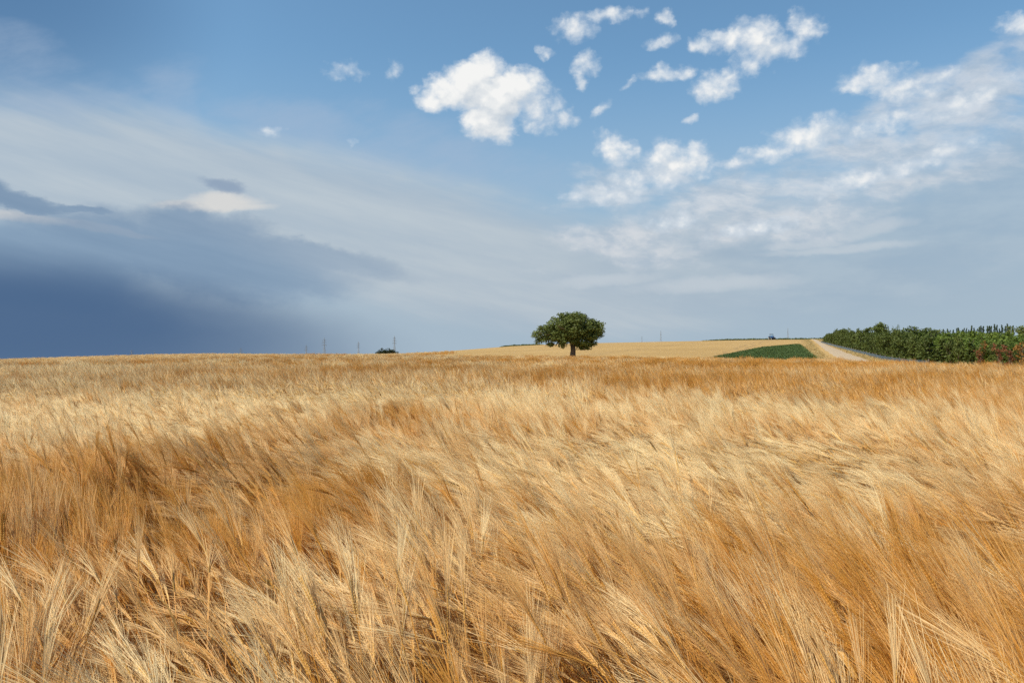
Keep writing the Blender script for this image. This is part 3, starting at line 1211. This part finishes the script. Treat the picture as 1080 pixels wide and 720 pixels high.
# dark green row crop left of the track
C0, C1, C2, C3 = hit(755, 377), hit(858, 377.5), hit(842, 363.3), hit(805, 366.6)
poly = [C0, (C0[0] + 2, C0[1] - 14), (C1[0] - 2.0, C1[1] - 14), C1, C2, C3]
n_ = 36000
xs = nr.uniform(min(p_[0] for p_ in poly), max(p_[0] for p_ in poly), n_)
ys = nr.uniform(min(p_[1] for p_ in poly), max(p_[1] for p_ in poly), n_)
k_ = inside(xs, ys, poly)
cp = list(zip(xs[k_], ys[k_]))
print('crop', poly, len(cp))
blades('green_crop', cp[:14000], 0.24, 0.09, 8, M['crop'], 0.25, lie=0.8, label='wedge of dark green low crop left of the dirt track', cat='crop')


# far green strips along the crests
def strip(name, p0, p1, dist, h, n, size, mat, label):
    v, f, t = [], [], []
    cs = []
    for i in range(n):
        u = i / (n - 1)
        px = p0 + (p1 - p0) * u
        a = math.atan((px - 540) / F)
        r_ = dist(u) if callable(dist) else dist
        x, y = r_ * math.sin(a), r_ * math.cos(a)
        hh = h * nr.uniform(0.7, 1.2) * min(1, 8 * u + .2, 8 * (1 - u) + .2)
        cs.append((x, y + nr.normal(0, 1), tz(x, y) + hh * .45, size * 2, size * 2, hh * .55))
    v, f, t = leaves(cs, n * 26, size, nr, shell=0.3)
    return tag(mesh_obj(name, v, f, mat, attr=t), label, 'hedge', kind='stuff')


strip('far_green_strip', 742, 905, 418, 0.8, 150, 0.5, M['hedge'], 'thin green strip on the crest behind the blue tractor')
strip('far_green_strip', 528, 572, 352, 0.6, 60, 0.4, M['hedge'], 'thin green strip on the crest left of the lone tree')
strip('far_green_strip', 28, 108, 134, 0.28, 60, 0.25, M['hedge'], 'thin green strip on the skyline at the far left edge')
strip('far_green_strip', 192, 232, 196, 0.3, 40, 0.3, M['hedge'], 'short green strip on the left skyline under the storm cloud')

# ------------------------------------------------------------------ plantation on the right
front = [hit(p, y) for p, y in ((1200, 391), (1080, 388.2), (1040, 387), (1000, 385.3), (965, 383), (938, 379), (912, 372), (888, 366), (869, 361.3))]
print('front', [(round(a), round(b)) for a, b in front])


def young_variant(kind, i):
    """crown and trunk meshes of a tree 1 m tall, to be scaled"""
    if kind == 'bushy':
        ms = [(0, 0, .55, .30, .30, .30)] + [(nr.normal(0, .14), nr.normal(0, .14), nr.uniform(.2, .75), .2, .2, .18) for _ in range(7)] + [(0, 0, .16, .30, .30, .14)]
        v, f, t = leaves(clumpy(ms, 9, .06, .12), 1500, .055, nr, shell=.2)
    elif kind == 'round':
        ms = [(0, 0, .62, .34, .34, .30), (0, 0, .4, .36, .36, .22)] + [(nr.normal(0, .18), nr.normal(0, .18), nr.uniform(.3, .72), .17, .17, .14) for _ in range(8)] + [(0, 0, .16, .34, .34, .13)]
        v, f, t = leaves(clumpy(ms, 11, .05, .10), 2600, .042, nr, shell=.2)
    elif kind == 'slim':
        ms = [(nr.normal(0, .02), nr.normal(0, .02), z, .30 * (1 - z) ** .8 + .02, .30 * (1 - z) ** .8 + .02, .06) for z in np.linspace(.12, .98, 15)]
        v, f, t = leaves(clumpy(ms, 6, .03, .06), 1200, .05, nr, shell=.2)
    else:   # twiggy
        ms = [(nr.normal(0, .10), nr.normal(0, .10), z, .16, .16, .11) for z in np.linspace(.15, .9, 9)]
        v, f, t = leaves(clumpy(ms, 6, .04, .08), 700, .05, nr, shell=.2)
    A_ = np.array([tuple(p) for p in v])
    zt, rt = np.percentile(A_[:, 2], 99.7), np.percentile(np.hypot(A_[:, 0], A_[:, 1]), 96)
    v = [Vector((p[0] * .5 / rt, p[1] * .5 / rt, p[2] / zt)) for p in A_]
    b = MB()
    b.tube([(0, 0, -.03), (.01, 0, .3), (0, .01, .62), (0, 0, .88)], [.028, .022, .014, .004], 6)
    for k in range(5):
        a, z = nr.uniform(0, 6.28), nr.uniform(.18, .6)
        b.tube([(0, 0, z), (math.cos(a) * .14, math.sin(a) * .14, z + .12), (math.cos(a) * .22, math.sin(a) * .22, z + .26)], [.012, .008, .003], 5)
    return v, f, t, b


VAR = {}
for kind, n_, mats in (('bushy', 4, ('young', 'young', 'young', 'young_sunlit')), ('round', 3, ('young', 'young', 'oak')), ('slim', 3, ('conifer', 'conifer', 'young')), ('twiggy', 2, ('rust', 'amber')),
                       ('sunlit_bush', 2, ('young_sunlit', 'young_sunlit'))):
    VAR[kind] = []
    for i in range(n_):
        v, f, t, b = young_variant('bushy' if kind == 'sunlit_bush' else kind, i)
        VAR[kind].append((v, f, t, b, mats[i]))
PROTO = {}


def young_tree(kind, i, x, y, h, w, label, group, name='young_tree', mat=None):
    key = (kind, i, mat)
    z = tz(x, y)
    if key not in PROTO:
        v, f, t, b, mm = VAR[kind][i]
        o = empty(name, (x, y, z))
        mesh_obj('crown', v, f, M[mat or mm], o, attr=t)
        b.build('trunk', M['bark'], o, smooth=True)
        PROTO[key] = o
    else:
        o = copy_tree(PROTO[key])
        o.name = name
        o.location = (x, y, z)
    o.rotation_euler = (0, 0, nr.uniform(0, 6.28))
    o.scale = (w, w, h)
    for k in ('label', 'category', 'group'):
        if k in o:
            del o[k]
    tag(o, label, 'tree', group)
    return o


def pcol(x, y):
    return 540 + F * x / y


FRONT_TOP = [(860, 356), (868, 354), (878, 351.5), (886, 348.5), (893, 351), (900, 351.5), (906, 349), (912, 348), (918, 350), (926, 352), (934, 351), (944, 348), (952, 348), (960, 352),
             (966, 350), (972, 354), (985, 356.5), (1000, 359), (1040, 361), (1085, 361), (1200, 361)]
ft = np.array(FRONT_TOP, float)
G1 = 'young green trees along the plantation edge'
G2 = 'young trees in the plantation rows'
fl = np.array(front)
cum = np.concatenate([[0], np.cumsum(np.hypot(*np.diff(fl, axis=0).T))])
total = cum[-1]
print('edge length', total)
s = 0.0
count = 0
while s < total + 0.1:
    x, y = [np.interp(s, cum, fl[:, k]) for k in (0, 1)]
    x += nr.normal(0, .15)
    px = pcol(x, y)
    step = 1.15 if y < 105 else (1.9 if y < 160 else 3.0)
    topy = np.interp(px, ft[:, 0], ft[:, 1]) + nr.normal(0, 0.8) + (0 if px < 985 else nr.normal(0.5, 1.4))
    h = EYE + (HZ - topy) / F * y - tz(x, y)
    h = max(1.2, h)
    kind = 'bushy'
    i = int(nr.integers(0, 3))
    if nr.random() < 0.25:
        kind, i = 'slim', 2
    w = min(h * nr.uniform(.55, .85), 2.6) if y < 140 else h * nr.uniform(.6, .85)
    w = max(w, 1.4)
    h *= nr.normal(1, .05)
    young_tree(kind, i, x, y, h, w, 'young dark green tree in the front row of the plantation edge', G1)
    count += 1
    s += step * nr.uniform(.85, 1.2)
print('front trees', count)

# named larger trees of the edge
for px, py, topy, w, kind, i, lab in (
        (912, 371, 340.5, 4.6, 'round', 0, 'tall round-topped tree rising highest above the plantation edge beside the track'),
        (886, 365.5, 346.5, 4.6, 'round', 1, 'rounded tree near the far end of the plantation edge above the track'),
        (947, 379, 344.5, 3.4, 'round', 0, 'broad bushy tree right of the tallest tree in the plantation'),
        (966, 381, 347.0, 2.4, 'round', 1, 'smaller round tree where the spiky conifer row begins')):
    x, y = hit(px, py)
    x += 1.6
    h = EYE + (HZ - topy) / F * y - tz(x, y)
    young_tree(kind, i, x, y, h, w, lab, None, name='round_tree')

# rows behind, near end: sun on the tops put into the leaf colour, seen above the front row
edge_dir = np.array([fl[4][0] - fl[1][0], fl[4][1] - fl[1][1]])
edge_dir /= np.hypot(*edge_dir)
nrm = np.array([edge_dir[1], -edge_dir[0]])
rows = 0
for rI in range(1, 7):
    off = 2.3 * rI
    s = 0.0
    while s < 62:
        p_ = fl[1] - edge_dir * 8 + nrm * off + edge_dir * s
        x, y = p_[0] + nr.normal(0, .25), p_[1] + nr.normal(0, .25)
        px = pcol(x, y)
        s += 2.3 * nr.uniform(.85, 1.15)
        if px > 1125 or px < 955:
            continue
        topy = np.interp(px, [955, 1000, 1090], [349.5, 350.5, 351.5]) + (6 - rI) * 1.5 + nr.normal(0, 1.0)
        h = max(1.6, EYE + (HZ - topy) / F * y - tz(x, y))
        young_tree('sunlit_bush', int(nr.integers(0, 2)), x, y, h, max(3.0, h * .95), 'leafy young tree painted sunlit in the plantation rows behind the dark front row', G2)
        rows += 1
print('row trees', rows)

# dark spiky conifers closing the plantation
n_c = 0
for px in np.arange(984, 1068, 2.7):
    px = px + nr.normal(0, .5)
    y = 128 + nr.normal(0, 3)
    x = (px - 540) / F * y
    topy = np.interp(px, [984, 1010, 1035, 1058, 1066], [348.5, 346.5, 344.5, 341.5, 345]) + nr.normal(0, 1.3)
    h = EYE + (HZ - topy) / F * y - tz(x, y)
    young_tree('slim', int(nr.integers(0, 2)), x, y, h, h * nr.uniform(.20, .30), 'dark slender conifer in the spiky row behind the plantation', 'dark conifers behind the plantation', name='conifer')
    n_c += 1
for px, y, topy, w, lab in ((978, 122, 345.8, 5.0, 'low rounded tree at the left end of the spiky conifer row'),
                            (1083, 112, 341.5, 4.6, 'large rounded tree at the right edge of the picture behind the plantation')):
    x = (px - 540) / F * y
    young_tree('round', 2, x, y, EYE + (HZ - topy) / F * y - tz(x, y), w, lab, None, name='round_tree')

# rust and amber trees at the right end of the front row
for px, topy, w, mat, lab in ((1034, 369, 1.5, 'rust', 'small rust-brown tree, leftmost of the discoloured trees in the front row'),
                              (1053, 362, 1.5, 'rust', 'slim rust-red tree between the small rust-brown tree and the deep red one'),
                              (1065, 363.5, 1.9, 'rust', 'deep red bushy tree beside the amber tree at the right edge'),
                              (1078, 361, 2.2, 'amber', 'amber orange tree at the right edge of the front row'),
                              (1036, 359, 1.3, 'amber', 'thin amber-topped tree standing behind the small rust-brown tree')):
    a = np.interp(px, [1034, 1080], [386.8, 388.2])
    x, y = hit(px, a + 1.2)
    back = 2.2 if topy == 359 else 0.0
    x, y = x * (1 + back / y), y + back
    h = EYE + (HZ - topy) / F * y - tz(x, y)
    young_tree('twiggy', 0 if mat == 'rust' else 1, x, y, h, w * .62, lab, None, name='discoloured_tree', mat=mat)

# low netting fence along the foot of the plantation edge
fe = empty('fence', (0, 0, 0))
tag(fe, 'low grey-blue netting fence along the foot of the plantation edge', 'fence')
pts = [hit(p, y + .3) for p, y in ((985, 385), (960, 383.2), (936, 379.4), (910, 372.8), (886, 366.6), (868, 361.8))]
fx = np.array(pts)
fc = np.concatenate([[0], np.cumsum(np.hypot(*np.diff(fx, axis=0).T))])
fe.location = (fx[0][0], fx[0][1], tz(*fx[0]))
base = Vector(fe.location)
mb = MB()
n_ = int(fc[-1] / 3.0)
line = []
for i in range(n_ + 1):
    s = fc[-1] * i / n_
    x, y = [np.interp(s, fc, fx[:, k]) for k in (0, 1)]
    line.append(Vector((x - .55, y, tz(x, y))) - base)
for i in range(n_):
    a, b = line[i], line[i + 1]
    NR, NC = 7, 22
    for j in range(NR):
        z = Vector((0, 0, 0.05 + .38 * j / (NR - 1)))
        sag = Vector((0, 0, -.02 if 0 < j < NR - 1 else 0))
        mb.bar(a + z, a.lerp(b, .5) + z + sag, .022)
        mb.bar(a.lerp(b, .5) + z + sag, b + z, .022)
    for j in range(1, NC):
        c_ = a.lerp(b, j / NC)
        mb.bar(c_ + Vector((0, 0, .05)), c_ + Vector((0, 0, .43)), .02)
mb.build('netting', M['net'], fe)
post = MB()
post.tube([(0, 0, -.2), (0, 0, .56), (0, 0, .6)], [.04, .038, .02], 7)
po = None
for i in range(0, n_ + 1):
    if po is None:
        o = po = post.build('post', M['post'], fe)
    else:
        o = po.copy()
        COL.objects.link(o)
        o.parent = fe
    o.location = line[i] + Vector((0.05, .04, 0))
print('fence posts', n_ + 1)


# ------------------------------------------------------------------ pylons
def make_pylon():
    H = 38.0
    root = empty('pylon', (0, 0, 0))
    b = MB()

    def half(z):
        return 2.9 + (0.55 - 2.9) * min(1, z / 26.0) ** 0.85 if z < 26 else 0.55 - 0.4 * (z - 26) / 12
    lv = [0, 5, 9.5, 13.5, 17, 20, 22.6, 25, 27.5, 30, 32.5, 35, 38]
    corners = ((-1, -1), (1, -1), (1, 1), (-1, 1))
    for i in range(len(lv) - 1):
        a, c = lv[i], lv[i + 1]
        ha, hc = half(a), half(c)
        w = .22 if a < 20 else .16
        for k in range(4):
            p0, p1 = corners[k], corners[(k + 1) % 4]
            A = Vector((p0[0] * ha, p0[1] * ha, a))
            B = Vector((p0[0] * hc, p0[1] * hc, c))
            A2 = Vector((p1[0] * ha, p1[1] * ha, a))
            B2 = Vector((p1[0] * hc, p1[1] * hc, c))
            b.bar(A, B, w)
            b.bar(A, B2, w * .55)
            b.bar(A2, B, w * .55)
            b.bar(B, B2, w * .55)
    b.build('lattice_tower', M['steel'], root)
    for z, L in ((25.0, 5.2), (29.5, 4.4), (33.5, 3.6)):
        c = MB()
        h = half(z)
        for sg in (-1, 1):
            tip = Vector((sg * L, 0, z + .25))
            for y in (-h, h):
                c.bar(Vector((sg * h, y, z)), tip, .16)
                c.bar(Vector((sg * h * .9, y * .9, z + 1.3)), tip, .13)
            for u in (.35, .68):
                c.bar(Vector((sg * (h + (L - h) * u), -h * (1 - u), z + .1)), Vector((sg * (h + (L - h) * u), h * (1 - u), z + .1)), .09)
                c.bar(Vector((sg * (h + (L - h) * u), 0, z + .15)), Vector((sg * (h + (L - h) * u), 0, z + 1.3 * (1 - u) + .2)), .09)
        arm = c.build('crossarm', M['steel'], root)
        for sg in (-1, 1):
            ins = MB()
            ins.tube([(sg * L, 0, z + .2), (sg * L, 0, z - .2), (sg * L, 0, z - 1.6), (sg * L, 0, z - 1.8)], [.05, .16, .16, .04], 6)
            ins.build('insulator', M['insulator'], arm)
    return root


PY = [(342, 356, 1500, 55, 'lattice pylon between the two shorter ones left of the dome-shaped tree'),
      (378, 360, 1800, 62, 'short lattice pylon just left of the dome-shaped tree'),
      (416, 354, 1350, 60, 'tall lattice pylon rising directly behind the dome-shaped tree'),
      (323, 363.5, 2200, 50, 'small faint lattice pylon, the next to the left of the tall left one'),
      (677, 354, 2000, 70, 'shorter of the two pylons just right of the lone tree'),
      (697, 348.3, 1350, 70, 'taller of the two pylons just right of the lone tree'),
      (831, 345, 1150, 66, 'lattice pylon standing right of the blue tractor on the skyline'),
      (254, 366.5, 2900, 40, 'faint pylon below the storm cloud, right of the other two there'),
      (139, 368.5, 3000, 40, 'faint far pylon below the storm cloud, leftmost of all'),
      (163, 370.5, 3400, 45, 'tiny faint pylon below the dark storm cloud, second from the left')]
proto = make_pylon()
for i, (px, topy, Y, rz, lab) in enumerate(PY):
    o = proto if i == 0 else copy_tree(proto)
    o.name = 'pylon'
    x = (px - 540) / F * Y
    z = tz(x, Y)
    tipz = EYE + (HZ - topy) / F * Y
    sc = max(0.6, min(1.6, (tipz - z) / 38.0))
    print('pylon', px, 'ground', round(z, 1), 'tip', round(tipz, 1), 'scale', round((tipz - z) / 38.0, 2))
    o.location = (x, Y, z)
    o.rotation_euler = (0, 0, R(rz))
    o.scale = (sc, sc, (tipz - z) / 38.0)
    tag(o, lab, 'pylon', 'power pylons on the skyline')

# ------------------------------------------------------------------ blue tractor on the crest
TYr = 392.0
tx_ = (814 - 540) / F * TYr
tr = empty('tractor', (tx_, TYr, tz(tx_, TYr)), R(3))
tag(tr, 'small blue tractor with a cab standing on the distant crest', 'tractor')
b = MB()
b.box((0, -1.25, 1.35), (.95, 1.9, .75))
b.box((0, -2.25, 1.25), (.85, .14, .6))
b.box((0, -1.2, 1.76), (.8, 1.7, .08))
hood = b.build('hood', M['blue'], tr)
bm_ = bmesh.new(); bm_.from_mesh(hood.data)
bmesh.ops.bevel(bm_, geom=bm_.edges[:], offset=.05, segments=2, affect='EDGES'); bm_.to_mesh(hood.data); bm_.free()
b = MB()
b.box((0, -.9, .85), (.6, 3.2, .4))
b.box((0, .9, .8), (1.5, .35, .35))
b.box((0, -1.9, .6), (1.5, .2, .2))
b.build('chassis', M['black'], tr)
b = MB()
b.box((0, .55, 1.45), (1.5, 1.35, .5))
for sx in (-1, 1):
    b.box((sx * .95, .95, 1.72), (.5, 1.4, .08))
    b.box((sx * .95, .28, 1.5), (.5, .07, .4))
cab = b.build('cab', M['blue'], tr)
b = MB()
for sx in (-1, 1):
    for y in (-.1, 1.2):
        b.tube([(sx * .72, y, 1.7), (sx * .66, y + (.05 if y < 0 else -.05), 2.62)], [.035, .03], 6)
b.build('cab_pillars', M['black'], cab)
b = MB()
b.box((0, .55, 2.69), (1.5, 1.5, .16))
b.box((0, .55, 2.79), (1.3, 1.3, .06))
b.build('roof', M['black'], cab)
b = MB()
b.box((0, -.1, 2.17), (1.28, .012, .86))
b.build('windscreen', M['glass'], cab)
b = MB()
b.tube([(.42, -.9, 1.75), (.42, -.9, 2.5), (.44, -.84, 2.56)], [.035, .035, .03], 8)
b.build('exhaust', M['black'], tr)


def wheel(x, y, r, w):
    b = MB()
    n = 28
    prof = [(-.5, .62), (-.5, .9), (-.38, 1.0), (.38, 1.0), (.5, .9), (.5, .62)]
    for i in range(n):
        a = 2 * math.pi * i / n
        for u, k in prof:
            kk = k * (1.0 if k < .95 or i % 2 else .94)
            b.v.append(Vector((u * w, math.cos(a) * r * kk, math.sin(a) * r * kk)))
    P_ = len(prof)
    for i in range(n):
        for j in range(P_):
            b.f.append((i * P_ + j, i * P_ + (j + 1) % P_, ((i + 1) % n) * P_ + (j + 1) % P_, ((i + 1) % n) * P_ + j))
    o = b.build('wheel', M['rubber'], tr)
    o.location = (x, y, r)
    c = MB()
    c.tube([(-.28 * w, 0, 0), (-.1 * w, 0, 0), (.1 * w, 0, 0), (.28 * w, 0, 0)], [.61 * r, .42 * r, .42 * r, .61 * r], 20)
    c.build('rim', M['rim'], o)


for sx in (-1, 1):
    wheel(sx * .98, .9, .82, .46)
    wheel(sx * .85, -1.9, .58, .36)
for sx in (-1, 1):
    b = MB()
    b.box((sx * .28, -2.34, 1.4), (.22, .05, .14))
    b.build('headlight', M['rim'], tr)
